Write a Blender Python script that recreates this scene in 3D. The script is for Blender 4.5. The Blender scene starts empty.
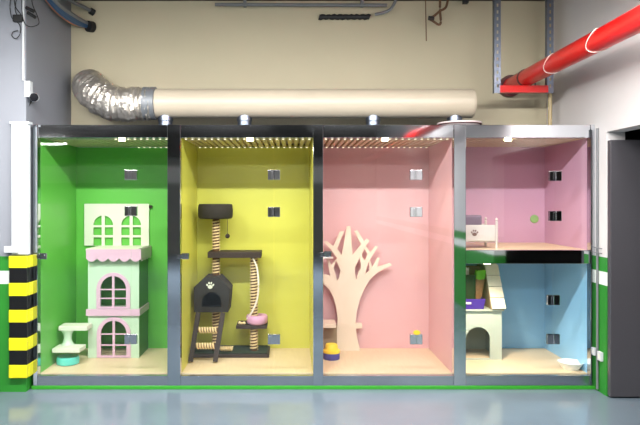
import bpy, bmesh, math, random
from mathutils import Vector, Matrix
from mathutils.geometry import tessellate_polygon
random.seed(7)
C = bpy.context.scene.collection
PI = math.pi
D, H, S = 5.2, 1.6, 0.0085          # camera distance from the cabinet front, eye height, metres per pixel there
VX, VY = 290.0, 200.0
def rr(Y): return (D + Y) / D
def wx(px, Y): return (px - VX) * S * rr(Y)
def wz(py, Y): return H - (py - VY) * S * rr(Y)
def W(px, py, Y): return Vector((wx(px, Y), Y, wz(py, Y)))

# ------------------------------------------------------------------ materials
def lin(c):
    return tuple((v/12.92 if v <= .04045 else ((v+.055)/1.055)**2.4) for v in c)
def rgb(r, g, b): return lin((r/255, g/255, b/255)) + (1,)
MATS = {}
def mat(name, col, rough=.5, metal=0, spec=.5, noise=0, nscale=6, bump=0, bscale=40, coat=0, sub=0):
    if name in MATS: return MATS[name]
    m = bpy.data.materials.new(name); m.use_nodes = True
    nt = m.node_tree; b = nt.nodes['Principled BSDF']
    b.inputs['Base Color'].default_value = col
    b.inputs['Roughness'].default_value = rough
    b.inputs['Metallic'].default_value = metal
    b.inputs['Specular IOR Level'].default_value = spec
    b.inputs['Coat Weight'].default_value = coat
    tc = nt.nodes.new('ShaderNodeTexCoord')
    if noise:
        n = nt.nodes.new('ShaderNodeTexNoise'); n.inputs['Scale'].default_value = nscale; n.inputs['Detail'].default_value = 6
        nt.links.new(tc.outputs['Object'], n.inputs['Vector'])
        mx = nt.nodes.new('ShaderNodeMix'); mx.data_type = 'RGBA'
        mx.inputs[6].default_value = tuple(v*(1-noise) for v in col[:3]) + (1,)
        mx.inputs[7].default_value = tuple(min(1, v*(1+noise)) for v in col[:3]) + (1,)
        nt.links.new(n.outputs['Fac'], mx.inputs[0]); nt.links.new(mx.outputs[2], b.inputs['Base Color'])
    if bump:
        n2 = nt.nodes.new('ShaderNodeTexNoise'); n2.inputs['Scale'].default_value = bscale; n2.inputs['Detail'].default_value = 4
        nt.links.new(tc.outputs['Object'], n2.inputs['Vector'])
        bp = nt.nodes.new('ShaderNodeBump'); bp.inputs['Strength'].default_value = bump; bp.inputs['Distance'].default_value = .02
        nt.links.new(n2.outputs['Fac'], bp.inputs['Height']); nt.links.new(bp.outputs['Normal'], b.inputs['Normal'])
    MATS[name] = m
    return m
def emis(name, col, st):
    m = bpy.data.materials.new(name); m.use_nodes = True
    b = m.node_tree.nodes['Principled BSDF']
    b.inputs['Base Color'].default_value = (.8,.8,.8,1)
    b.inputs['Emission Color'].default_value = col; b.inputs['Emission Strength'].default_value = st
    MATS[name] = m; return m
def glass(name, tint, refl=1.0, ior=1.5):
    m = bpy.data.materials.new(name); m.use_nodes = True
    nt = m.node_tree; nt.nodes.clear()
    o = nt.nodes.new('ShaderNodeOutputMaterial'); t = nt.nodes.new('ShaderNodeBsdfTransparent')
    t.inputs['Color'].default_value = tint
    g = nt.nodes.new('ShaderNodeBsdfGlossy'); g.inputs['Roughness'].default_value = .0
    f = nt.nodes.new('ShaderNodeFresnel'); 
    gi = nt.nodes.new('ShaderNodeNewGeometry'); mr = nt.nodes.new('ShaderNodeMapRange')   # same reflectance from both sides of a pane
    mr.inputs[3].default_value = ior; mr.inputs[4].default_value = 1/ior
    nt.links.new(gi.outputs['Backfacing'], mr.inputs[0]); nt.links.new(mr.outputs[0], f.inputs['IOR'])
    mx = nt.nodes.new('ShaderNodeMixShader')
    nt.links.new(f.outputs[0], mx.inputs[0]); nt.links.new(t.outputs[0], mx.inputs[1]); nt.links.new(g.outputs[0], mx.inputs[2])
    nt.links.new(mx.outputs[0], o.inputs[0])
    MATS[name] = m; return m
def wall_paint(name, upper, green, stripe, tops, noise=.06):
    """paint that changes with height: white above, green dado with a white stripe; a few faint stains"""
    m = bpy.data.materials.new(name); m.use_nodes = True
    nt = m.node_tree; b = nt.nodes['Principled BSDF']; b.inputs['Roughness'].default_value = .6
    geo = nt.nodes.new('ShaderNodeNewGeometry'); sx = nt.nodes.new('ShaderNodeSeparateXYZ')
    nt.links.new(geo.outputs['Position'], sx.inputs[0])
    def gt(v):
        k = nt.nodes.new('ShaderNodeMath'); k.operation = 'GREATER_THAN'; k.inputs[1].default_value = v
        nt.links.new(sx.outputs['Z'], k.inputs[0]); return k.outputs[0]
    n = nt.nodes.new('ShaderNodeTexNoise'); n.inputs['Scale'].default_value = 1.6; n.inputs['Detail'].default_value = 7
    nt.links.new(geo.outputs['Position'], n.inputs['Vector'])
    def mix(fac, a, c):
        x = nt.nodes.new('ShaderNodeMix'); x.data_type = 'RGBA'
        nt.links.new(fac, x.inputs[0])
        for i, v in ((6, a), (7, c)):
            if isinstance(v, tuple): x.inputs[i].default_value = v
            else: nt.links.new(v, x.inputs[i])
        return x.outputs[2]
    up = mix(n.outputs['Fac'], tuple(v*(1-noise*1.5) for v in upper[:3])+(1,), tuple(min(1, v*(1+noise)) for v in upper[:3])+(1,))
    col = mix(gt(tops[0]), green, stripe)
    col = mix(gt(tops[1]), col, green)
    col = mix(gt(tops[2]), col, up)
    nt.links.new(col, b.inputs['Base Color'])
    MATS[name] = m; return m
def wood(name, a, c, rough=.4, scale=3):
    m = bpy.data.materials.new(name); m.use_nodes = True
    nt = m.node_tree; b = nt.nodes['Principled BSDF']; b.inputs['Roughness'].default_value = rough
    tc = nt.nodes.new('ShaderNodeTexCoord'); mp = nt.nodes.new('ShaderNodeMapping')
    mp.inputs['Scale'].default_value = (scale*6, scale*.6, scale*.6)
    n = nt.nodes.new('ShaderNodeTexNoise'); n.inputs['Scale'].default_value = 2; n.inputs['Detail'].default_value = 6
    mx = nt.nodes.new('ShaderNodeMix'); mx.data_type = 'RGBA'
    mx.inputs[6].default_value = a; mx.inputs[7].default_value = c
    nt.links.new(tc.outputs['Object'], mp.inputs['Vector']); nt.links.new(mp.outputs[0], n.inputs['Vector'])
    nt.links.new(n.outputs['Fac'], mx.inputs[0]); nt.links.new(mx.outputs[2], b.inputs['Base Color'])
    MATS[name] = m; return m

GREEN = rgb(34,128,34)
wall_paint('white_wall', rgb(212,208,206), GREEN, rgb(225,230,222), (.90, 1.01, 1.13))
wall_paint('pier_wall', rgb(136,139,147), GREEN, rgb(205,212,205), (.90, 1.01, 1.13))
wall_paint('cream_wall', rgb(182,173,146), GREEN, rgb(225,230,222), (.90, 1.01, 1.13), .05)
mat('floor_epoxy', rgb(104,117,128), .14, noise=.22, nscale=1.3, spec=.6)
mat('concrete', rgb(120,118,112), .8, noise=.15)
mat('dark_concrete', rgb(58,54,50), .8, noise=.2)
mat('fascia', rgb(190,185,178), .6)
mat('steel', rgb(208,212,218), .05, 1, noise=.06, nscale=3)
mat('satin_steel', rgb(190,195,203), .25, 1, noise=.06, nscale=3)
mat('chrome', rgb(215,215,220), .12, 1)
mat('green_plinth', rgb(52,150,38), .35)
for nm, c in (('green',(98,180,72)), ('yellow',(206,200,88)), ('pink',(220,172,176)), ('mauve',(202,156,184)), ('blue',(150,198,238))):
    mat('bay_'+nm, rgb(*c), .38, noise=.03, nscale=2)
wood('slat_wood', rgb(205,185,150), rgb(230,212,180), .45)
wood('floor_wood', rgb(214,184,150), rgb(232,206,174), .4, 4)
glass('glass', (.95,.975,.96,1))
mat('teal_plastic', rgb(96,196,186), .15)
mat('duct_cream', rgb(178,167,148), .45, noise=.07, nscale=4)
mat('foil', rgb(214,207,197), .36, .85, bump=.55, bscale=38)
mat('galvanised', rgb(120,128,142), .4, 1, noise=.12, nscale=20)
mat('grey_tape', rgb(120,124,128), .5, .4)
mat('red_paint', rgb(206,22,20), .28, spec=.6)
mat('dark_red', rgb(70,12,14), .45)
mat('beige_pipe', rgb(178,160,120), .5)
mat('black_rubber', rgb(22,22,24), .6)
mat('lens_black', rgb(14,14,20), .6, spec=.1)
mat('guard_black', rgb(12,12,14), .4)
mat('guard_yellow', rgb(218,214,22), .4, bump=.1)
mat('white_plastic', rgb(200,203,206), .4)
mat('off_white', rgb(220,218,204), .5)
mat('mint', rgb(192,212,188), .45)
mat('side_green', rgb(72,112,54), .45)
mat('dolly_pink', rgb(214,172,196), .5)
mat('dark_brown', rgb(48,32,28), .65, noise=.1, nscale=20)
mat('brown_plush', rgb(46,32,30), .9, bump=.6, bscale=120)
mat('charcoal_plush', rgb(40,34,33), .9, bump=.5, bscale=120)
mat('dark_green_carpet', rgb(42,54,40), .95, bump=.5, bscale=120)
mat('rope', rgb(226,196,150), .85, bump=.4, bscale=150)
mat('rope_dark', rgb(96,64,42), .9)
mat('tree_board', rgb(230,210,192), .45)
mat('cushion_pink', rgb(210,154,188), .8)
mat('toy_blue', rgb(72,70,150), .5)
mat('toy_yellow', rgb(244,214,60), .5)
mat('crib_white', rgb(206,190,188), .5)
mat('paw_brown', rgb(120,84,82), .6)
mat('lilac_cloth', rgb(118,98,120), .85)
mat('disc_green', rgb(140,176,110), .5)
mat('kennel_grey', rgb(176,182,172), .55, noise=.05)
mat('kennel_tan', rgb(152,130,104), .6)
mat('tile_cream', rgb(250,240,222), .5)
mat('purple_plastic', rgb(70,42,140), .35)
mat('bag_green', rgb(120,196,42), .4)
mat('bag_brown', rgb(150,110,78), .5, noise=.5, nscale=40)
mat('bag_dark', rgb(40,56,30), .5, noise=.5, nscale=40)
mat('bowl_white', rgb(240,240,236), .3)
mat('door_dark', rgb(72,70,74), .3, noise=.1, nscale=3, spec=.6)
mat('cable_blue', rgb(42,78,112), .4)
mat('cable_orange', rgb(190,110,60), .5)
mat('cable_grey', rgb(110,112,114), .5)
mat('rust', rgb(96,68,46), .8, noise=.3, nscale=30)
mat('plate_white', rgb(240,226,222), .3)
mat('tag_yellow', rgb(210,180,40), .5)
mat('wire_white', rgb(230,215,205), .5)
emis('tube_glow', (1,.98,.94,1), 22)
emis('led_glow', (1,.86,.62,1), 1.6)
emis('spot_glow', (1,.82,.55,1), 14)

# ------------------------------------------------------------------ mesh helpers
def B(): return bmesh.new()
def _mi(bm, f0, mi):
    if mi:
        bm.faces.ensure_lookup_table()
        for f in bm.faces[f0:]: f.material_index = mi
def box(bm, x0, x1, y0, y1, z0, z1, bev=0, mi=0, M=None):
    f0 = len(bm.faces)
    vs = [bm.verts.new((x, y, z)) for x in (x0,x1) for y in (y0,y1) for z in (z0,z1)]
    q = [(0,1,3,2),(4,6,7,5),(0,4,5,1),(2,3,7,6),(0,2,6,4),(1,5,7,3)]
    fs = [bm.faces.new([vs[i] for i in p]) for p in q]
    if bev:
        es = list({e for f in fs for e in f.edges})
        r = bmesh.ops.bevel(bm, geom=es, offset=bev, segments=2, profile=.6, affect='EDGES')
        vs = list({v for f in bm.faces[f0:] for v in f.verts}) if False else [v for v in bm.verts if v.index == -1 or v in r['verts'] or v in vs and v.is_valid]
    if M is not None:
        bmesh.ops.transform(bm, matrix=M, verts=[v for v in vs if v.is_valid])
    _mi(bm, f0, mi)
def ring(bm, c, t, r, n, up=None):
    t = t.normalized()
    a = t.cross(up if up is not None else Vector((0,0,1)))
    if a.length < 1e-4: a = t.cross(Vector((0,1,0)))
    a.normalize(); b = t.cross(a)
    rs = r if isinstance(r, list) else [r]*n
    return [bm.verts.new(c + (a*math.cos(2*PI*i/n) + b*math.sin(2*PI*i/n))*rs[i]) for i in range(n)]
def tube(bm, pts, r, n=10, cap=True, mi=0, up=None):
    f0 = len(bm.faces); pts = [Vector(p) for p in pts]; R = []
    for i, p in enumerate(pts):
        t = (pts[min(i+1, len(pts)-1)] - pts[max(i-1, 0)])
        R.append(ring(bm, p, t, (r[i] if isinstance(r, list) else r), n, up))
    for A, E in zip(R, R[1:]):
        for i in range(n): bm.faces.new((A[i], A[(i+1)%n], E[(i+1)%n], E[i]))
    if cap: bm.faces.new(R[0][::-1]); bm.faces.new(R[-1])
    _mi(bm, f0, mi)
def smooth_path(pts, k=6):
    pts = [Vector(p) for p in pts]; P = [pts[0]] + pts + [pts[-1]]; out = []
    for i in range(1, len(P)-2):
        a, b, c, d = P[i-1:i+3]
        for j in range(k):
            t = j/k
            out.append(.5*((2*b) + (c-a)*t + (2*a-5*b+4*c-d)*t*t + (3*b-a-3*c+d)*t**3))
    out.append(pts[-1]); return out
def lathe(bm, prof, c, n=32, mi=0, axis='Z'):
    """profile of (radius, height) pairs turned about an axis through c"""
    f0 = len(bm.faces); c = Vector(c); R = []
    for r, h in prof:
        row = []
        for i in range(n):
            a = 2*PI*i/n; u, v = r*math.cos(a), r*math.sin(a)
            row.append(bm.verts.new(c + (Vector((u,v,h)) if axis=='Z' else Vector((u,h,v)) if axis=='Y' else Vector((h,u,v)))))
        R.append(row)
    for A, E in zip(R, R[1:]):
        for i in range(n): bm.faces.new((A[i], A[(i+1)%n], E[(i+1)%n], E[i]))
    if prof[0][0] > 1e-5: bm.faces.new(R[0][::-1])
    if prof[-1][0] > 1e-5: bm.faces.new(R[-1])
    bmesh.ops.remove_doubles(bm, verts=[v for row in R for v in row], dist=1e-6)
    _mi(bm, f0, mi)
def plate(bm, outer, y0, y1, holes=(), mi=0, plane='XZ'):
    """flat board: outline (with holes) in XZ, thickness along Y from y0 to y1; plane 'YZ' swaps X and Y"""
    f0 = len(bm.faces); loops = [list(outer)] + [list(h) for h in holes]
    tri = tessellate_polygon([[Vector((p[0], p[1], 0)) for p in l] for l in loops])
    flat = [p for l in loops for p in l]
    mk = (lambda p, y: (p[0], y, p[1])) if plane == 'XZ' else (lambda p, y: (y, p[0], p[1]))
    F = [bm.verts.new(mk(p, y0)) for p in flat]; K = [bm.verts.new(mk(p, y1)) for p in flat]
    for a, b, c in tri:
        try: bm.faces.new((F[a],F[b],F[c])); bm.faces.new((K[c],K[b],K[a]))
        except ValueError: pass
    o = 0
    for l in loops:
        n = len(l)
        for i in range(n):
            try: bm.faces.new((F[o+i], F[o+(i+1)%n], K[o+(i+1)%n], K[o+i]))
            except ValueError: pass
        o += n
    bmesh.ops.recalc_face_normals(bm, faces=bm.faces[f0:] if False else list(bm.faces))
    _mi(bm, f0, mi)
BASE = {}
def link(name, bm, mats, parent=None, base=None, smooth=None):
    me = bpy.data.meshes.new(name)
    bmesh.ops.recalc_face_normals(bm, faces=list(bm.faces))
    b = Vector(base) if base is not None else (BASE[parent.name] if parent is not None else Vector((0,0,0)))
    bmesh.ops.translate(bm, verts=list(bm.verts), vec=-b)
    if smooth:
        for f in bm.faces: f.smooth = True
        for e in bm.edges:
            if len(e.link_faces) == 2 and e.calc_face_angle(0) > math.radians(smooth): e.smooth = False
    bm.to_mesh(me); bm.free()
    for m in (mats if isinstance(mats, (list, tuple)) else [mats]): me.materials.append(MATS[m])
    o = bpy.data.objects.new(name, me); C.objects.link(o)
    if parent is not None: o.parent = parent
    else: o.location = b
    BASE[o.name] = b
    return o
def tag(o, label, cat, group=None, kind=None):
    if label: o['label'] = label
    if cat: o['category'] = cat
    if group: o['group'] = group
    if kind: o['kind'] = kind
    return o
def thing(name, label, cat, base, group=None):
    o = bpy.data.objects.new(name, None); C.objects.link(o); o.location = base
    o.empty_display_size = .05; BASE[o.name] = Vector(base)
    return tag(o, label, cat, group)
def struct(name, bm, m, label, cat='structure'):
    o = link(name, bm, m); o['kind'] = 'structure'; o['label'] = label; o['category'] = cat; return o
def rect(px0, px1, py0, py1, Y): return [(wx(px0,Y), wz(py1,Y)), (wx(px1,Y), wz(py1,Y)), (wx(px1,Y), wz(py0,Y)), (wx(px0,Y), wz(py0,Y))]
def arch(cx, hw, z0, z1, n=14, rise=None):
    rise = hw if rise is None else rise
    return [(cx-hw, z0), (cx+hw, z0)] + [(cx+hw*math.cos(a), z1-rise+rise*math.sin(a)) for a in [PI*i/n for i in range(n+1)]]
def quarter(cx, sgn, hw, gap, zs, rise, n=8):
    """half of an arched top light: a quarter disc beside the mullion"""
    pts = [(cx+sgn*gap, zs)]
    for i in range(n+1):
        a = i/n*math.acos(gap/hw)
        pts.append((cx+sgn*hw*math.cos(a), zs+rise*math.sin(a)))
    return pts if sgn > 0 else pts[::-1]

# ------------------------------------------------------------------ the setting
XR, YB, ZC = 2.58, .95, 3.60        # right wall, back wall, ceiling
YF, XL = -13.0, -8.5
PX, PY = -2.20, -.10                # left pier: side face and front face
ZL, JY, JF = 2.155, -.215, -2.6     # opening in the right wall
bm = B(); box(bm, XL, 6, YF, YB+.3, -.1, 0); struct('floor', bm, 'floor_epoxy', 'glossy blue grey painted floor of the car park', 'floor')
bm = B(); box(bm, XL, 6, YF, YB+.3, ZC, ZC+.1); struct('ceiling', bm, 'dark_concrete', 'dark ceiling along the top of the photo', 'ceiling')
bm = B(); box(bm, PX, XR+.1, YB, YB+.15, 0, ZC); struct('wall_back', bm, 'cream_wall', 'cream wall above and behind the glass cabinet', 'wall')
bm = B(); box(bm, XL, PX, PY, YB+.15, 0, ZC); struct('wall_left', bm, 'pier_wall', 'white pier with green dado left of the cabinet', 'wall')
bm = B()
box(bm, XR, XR+.15, JY, YB, 0, ZC)
box(bm, XR, XR+.15, JF, JY, ZL, ZC)
box(bm, XR, XR+.15, YF, JF, 0, ZC)
struct('wall_right', bm, 'white_wall', 'white wall with green dado right of the cabinet', 'wall')
bm = B(); box(bm, XL-.1, XL, YF, PY, 0, ZC); struct('wall_far_left', bm, 'white_wall', 'far side wall of the car park', 'wall')
bm = B(); box(bm, XL, 6, YF-.1, YF, 0, ZC); struct('wall_front', bm, 'concrete', 'wall of the car park behind the viewer', 'wall')
bm = B(); box(bm, XL, 2.5, YF+.001, YF+.25, 2.85, ZC-.001); struct('trim_1', bm, 'dark_concrete', 'dark beam on the wall behind the viewer', 'trim')
bm = B(); box(bm, XL, 2.5, YF+.001, YF+.12, 2.1, 2.6); struct('trim_2', bm, 'fascia', 'pale fascia on the wall behind the viewer', 'trim')
bm = B(); box(bm, 5.9, 6, YF, YB+.3, 0, ZC); box(bm, XR+.15, 6, YB, YB+.1, 0, ZC); box(bm, XR+.15, 6, -3.6, -3.5, 0, ZC)
struct('wall_passage', bm, 'dark_concrete', 'dark walls of the passage beyond the right opening', 'wall')
# dark steel door closing the passage
bm = B(); box(bm, XR+.003, XR+1.3, JY-.055, JY-.005, .012, 2.085, .006)
d = struct('door_1', bm, 'door_dark', 'tall dark charcoal metal door at the right edge', 'door')
bm = B()
for x in (XR+.15, XR+1.1): box(bm, x, x+.09, JY-.06, JY-.0545, .3, .5)
# green base strip under the cabinet
bm = B(); box(bm, -2.185, XR-.001, -.035, .0, 0, .028, .004)
struct('trim_3', bm, 'green_plinth', 'narrow green strip on the floor under the cabinet', 'trim')

# ------------------------------------------------------------------ the cabinet frame
ZT, ZTR, ZBR, ZFL = 2.2375, wz(138,0), wz(375,0), wz(374,0)
ZM1, ZM0 = wz(250,0), wz(263.5,0)
posts = [(34.5,39), (168,181), (313,323), (453,465), (589,593)]
fr = thing('steel_frame', 'polished stainless steel frame of posts and rails around the five glass bays', 'frame', (0,0,0))
for a, b in posts:
    bm = B(); box(bm, wx(a,0), wx(b,0), -.03, .035, .03, ZT, .003); link('post', bm, 'steel', fr)
for (a, b) in zip(posts, posts[1:]):
    x0, x1 = wx(a[1],0)+.0005, wx(b[0],0)-.0005
    bm = B(); box(bm, x0, x1, -.024, .035, ZTR, ZT-.002, .002); link('top_rail', bm, 'steel', fr)
    bm = B(); box(bm, x0, x1, -.026, .035, .03, ZBR, .002); link('bottom_rail', bm, 'satin_steel', fr)
bm = B(); box(bm, wx(465,0)+.0005, wx(589,0)-.0005, -.024, .035, ZM0, ZM1, .002); link('middle_rail', bm, 'steel', fr)
bm = B(); box(bm, wx(36,0), wx(592,0), .036, .93, ZT-.03, ZT-.004); link('top_panel', bm, 'galvanised', fr)

# ------------------------------------------------------------------ the five bays
DB = .905
def spot(parent, p, en):
    l = bpy.data.lights.new('downlight_lamp', 'SPOT'); l.energy = en; l.color = (1,.84,.62); l.spot_size = 2.4; l.spot_blend = .8; l.shadow_soft_size = .03
    o = bpy.data.objects.new('downlight_lamp', l); C.objects.link(o)
    o.parent = parent; o.location = Vector(p) - BASE[parent.name]
def bay(px0, px1, zf, zc, colour, label, seam, hinges, lock, lamp_px, lamp_en, slats=True):
    x0, x1 = wx(px0,0)+.001, wx(px1,0)-.001
    t = thing('pet_cubicle', label, 'cubicle', ((x0+x1)/2, .45, zf), 'glass fronted pet cubicles')
    m = 'bay_'+colour; pt = .012
    ym = .037
    bm = B(); box(bm, x0-pt, x1+pt, DB, DB+pt, zf-.03, zc+.02); link('back_panel', bm, m, t)
    for a in (x0-pt, x1): 
        bm = B(); box(bm, a, a+pt, ym, DB-.0005, zf-.03, zc+.02); link('side_panel', bm, m, t)
    bm = B(); box(bm, x0+.0005, x1-.0005, ym, DB-.0005, zf-.025, zf); link('floor_panel', bm, 'floor_wood', t)
    bm = B()
    box(bm, x0+.0005, x1-.0005, ym, DB-.0005, zc+.035, zc+.05)
    n = int((x1-x0)/.0545); pitch = (x1-x0)/n
    for i in range(n):
        c = x0 + (i+.5)*pitch
        box(bm, c-pitch*.3, c+pitch*.3, ym, DB-.001, zc, zc+.035)
    link('ceiling_panel', bm, 'slat_wood', t)
    if lamp_px:
        lx = wx(lamp_px, .12)
        bm = B(); lathe(bm, [(.026,0),(.03,-.004),(.03,-.012),(.0,-.012)], (lx, .12, zc), 20); 
        dl = link('downlight', bm, 'spot_glow', t)
        spot(t, (lx, .12, zc-.03), lamp_en)
    if colour in ('green', 'yellow', 'pink'):
        for yy in (.075, .885):
            bm = B(); box(bm, x0+.03, x1-.03, yy-.006, yy+.006, zc-.004, zc-.0003)
            st = link('led_strip', bm, 'white_plastic', t)
            bm = B()
            for i in range(n):
                c = x0 + (i+.5)*pitch
                if colour == 'green' and i < n*.55: continue
                box(bm, c-.008, c+.008, yy-.005, yy+.005, zc-.0075, zc-.0042)
            e = link('led_row', bm, 'led_glow', st, base=BASE[t.name]); e['kind'] = 'stuff'
    # glazing
    xs = wx(seam, 0); ya, yb = -.004, .006
    zg0, zg1 = zf-.006, zc+.004
    if slats == 'lower': zg1 = zc
    bm = B(); box(bm, x0+.004, xs-.002, ya, yb, zg0, zg1); dr = link('glass_door', bm, 'glass', t)
    bm = B(); box(bm, xs+.002, x1-.004, ya, yb, zg0, zg1); link('glass_pane', bm, 'glass', t)
    for hy in hinges:
        z = wz(hy, 0); bm = B()
        for s in (-1, 1):
            a, b = (xs-.052, xs-.003) if s < 0 else (xs+.003, xs+.052)
            box(bm, a, b, ya-.012, ya-.0005, z-.042, z+.042, .003)
            box(bm, a, b, yb+.0005, yb+.01, z-.042, z+.042, .003)
        box(bm, xs-.022, xs-.012, ya-.016, ya-.011, z-.03, z+.03, .002)
        tube(bm, [(xs, ya-.008, z-.04), (xs, ya-.008, z+.04)], .007, 10)
        link('hinge', bm, 'chrome', dr, base=BASE[t.name])
    if lock:
        z = wz(lock, 0); bm = B()
        box(bm, x0+.006, x0+.07, ya-.016, ya-.0005, z-.026, z+.026, .004)
        box(bm, x0-.03, x0+.002, ya-.034, ya-.026, z-.018, z+.018, .002)
        box(bm, x0-.006, x0+.02, ya-.034, ya-.014, z-.018, z+.018, .002)
        tube(bm, [(x0+.045, ya-.024, z), (x0+.045, ya-.015, z)], .012, 14)
        link('door_lock', bm, 'chrome', dr, base=BASE[t.name])
    return t, dr
bay(39,168, ZFL, ZTR, 'green', 'green cubicle with the white and pink cat house, leftmost bay of the cabinet', 131, (175,211,339), 256, 122, 16)
bay(181,313, ZFL, ZTR, 'yellow', 'yellow cubicle holding the dark brown cat tree', 274, (175,212,339), 256, 250, 18)
bay(323,453, ZFL, ZTR, 'pink', 'pink cubicle holding the cream tree cut-out', 416, (175,212,339), 254, 385, 16)
bay(465,589, wz(250,0), ZTR, 'mauve', 'mauve upper right cubicle holding the white crib', 555, (176,216), None, 508, 14)
bb, bdoor = bay(465,589, ZFL, wz(264,0), 'blue', 'pale blue lower right cubicle holding the grey kennel', 553, (300,339), None, 487, 34, 'lower')

# ------------------------------------------------------------------ green bay: cat house and steps
ZF = ZFL
def catwindow(cx, hw, z0, z1, fw, Y0, Y1, bm, gap=.011, rows=2):
    """arched frame with a cross of glazing bars"""
    ihw = hw - fw; zs = z1 - fw - ihw; lo = z0 + fw*.5
    holes = [quarter(cx, s, ihw, gap, zs+gap*.5, ihw) for s in (-1,1)]
    hh = (zs - gap*.5 - lo - gap*(rows-1))/rows
    for k in range(rows):
        for s in (-1,1):
            a, b = sorted((cx+s*gap, cx+s*ihw))
            zb = lo + k*(hh+gap); zt = zb + hh
            holes.append([(a,zb),(b,zb),(b,zt),(a,zt)])
    plate(bm, arch(cx, hw, z0, z1), Y0, Y1, holes)
Yf = .53
TX0, TX1 = wx(88,Yf), wx(139,Yf)
ch = thing('cat_house', 'white two storey cat house with pink scalloped awning and arched windows', 'cat house', ((TX0+TX1)/2, .7, ZF))
aw1 = (wx(113.5,Yf), .158, wz(308.5,Yf), wz(272.5,Yf))
aw2 = (wx(114,Yf), .158, ZF+.006, wz(317,Yf))
zt = wz(250,Yf)
bm = B()
hl = [arch(a[0], a[1]-.02, a[2]+.01, a[3]-.02) for a in (aw1, aw2)]
plate(bm, [(TX0,ZF),(TX1,ZF),(TX1,zt),(TX0,zt)], Yf, Yf+.015, hl)
link('front_wall', bm, 'mint', ch)
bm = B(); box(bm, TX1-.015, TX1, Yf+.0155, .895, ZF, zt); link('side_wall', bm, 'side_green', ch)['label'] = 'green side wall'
bm = B(); box(bm, TX0, TX0+.015, Yf+.0155, .895, ZF, zt); link('side_wall', bm, 'mint', ch)
bm = B(); box(bm, TX0-.005, TX1+.005, Yf-.05, .897, zt+.0005, zt+.015); link('top_board', bm, 'off_white', ch)
bm = B(); box(bm, TX0+.016, TX1-.016, Yf+.016, .89, wz(312,Yf)-.01, wz(312,Yf)+.005); link('inner_floor', bm, 'mint', ch)
for a in (aw1, aw2):
    bm = B(); catwindow(*a, .038, Yf-.012, Yf-.0005, bm); link('window_frame', bm, 'dolly_pink', ch)
bm = B()
z0, z1 = wz(315.5,Yf), wz(308.8,Yf)
box(bm, TX0-.012, TX1+.012, Yf-.024, Yf-.013, z0, z1, .002); box(bm, TX1+.0005, TX1+.012, Yf-.0128, .89, z0, z1)
link('band', bm, 'dolly_pink', ch)
def scallop(a, b, zt, zm, dep, n):
    pts = [(a, zt)]; w = (b-a)/n
    for k in range(n):
        for j in range(0 if k == 0 else 1, 9):
            t = j/8; pts.append((a + w*(k+t), zm - dep*math.sin(PI*t)))
    return pts + [(b, zt)]
Ya = .46
bm = B()
ax0, ax1 = wx(86,Ya), wx(141,Ya)
plate(bm, scallop(ax0, ax1, zt+.012, wz(258.5,Ya), .03, 5), Ya, Ya+.012)
plate(bm, scallop(Ya+.0125, .89, zt+.012, wz(258.5,Ya), .03, 4), ax1-.012, ax1, plane='YZ')
link('awning', bm, 'dolly_pink', ch)
Yp = .88
bm = B(); holes = []
for (a, b) in ((93.2,113), (121.2,141)):
    cx = wx((a+b)/2,Yp); hw = wx(b,Yp)-cx; g = .015
    zs = wz(225.2,Yp)
    holes += [quarter(cx, s, hw, g, zs, wz(215.5,Yp)-zs) for s in (-1,1)]
    for (u, v) in ((227.2,235.2), (237.4,245.6)):
        for s in (-1,1):
            p, q = sorted((cx+s*g, cx+s*hw)); holes.append([(p,wz(v,Yp)),(q,wz(v,Yp)),(q,wz(u,Yp)),(p,wz(u,Yp))])
pl0, pl1 = wx(84.3,Yp), wx(149,Yp)
plate(bm, [(pl0,zt+.0155),(pl1,zt+.0155),(pl1,wz(203.8,Yp)),(pl0,wz(203.8,Yp))], Yp, Yp+.016, holes)
link('window_board', bm, 'off_white', ch)
bm = B(); c = W(151.5,206.5,Yp); box(bm, pl1+.0005, pl1+.03, Yp-.01, Yp+.016, c.z-.015, c.z+.012, .004)
link('bracket', bm, 'dark_brown', ch)

cs = thing('cat_steps', 'low two step white cat stairs on a teal drum beside the cat house', 'steps', (-2.0,.37,ZF))
bm = B(); box(bm, -2.115, -1.87, .234, .41, .241, .279, .006); link('lower_step', bm, 'off_white', cs)
bm = B(); box(bm, -2.105, -1.845, .36, .515, .411, .453, .006); link('upper_step', bm, 'off_white', cs)
bm = B()
prof = [(.06,.2795),(.042,.30),(.034,.335),(.038,.375),(.06,.4105)]
lathe(bm, prof, (-2.035,.40+.0,0), 24)
link('column', bm, 'mint', cs, smooth=40)
bm = B(); lathe(bm, [(.085,ZF),(.098,ZF+.008),(.1,ZF+.05),(.092,ZF+.07)], (-2.005,.325,0), 32)
link('drum', bm, 'teal_plastic', cs, smooth=40)
bm = B(); lathe(bm, [(.088,ZF+.0705),(.088,.2405)], (-2.005,.325,0), 32)
link('clear_drum', bm, 'glass', cs, smooth=40)

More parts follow.
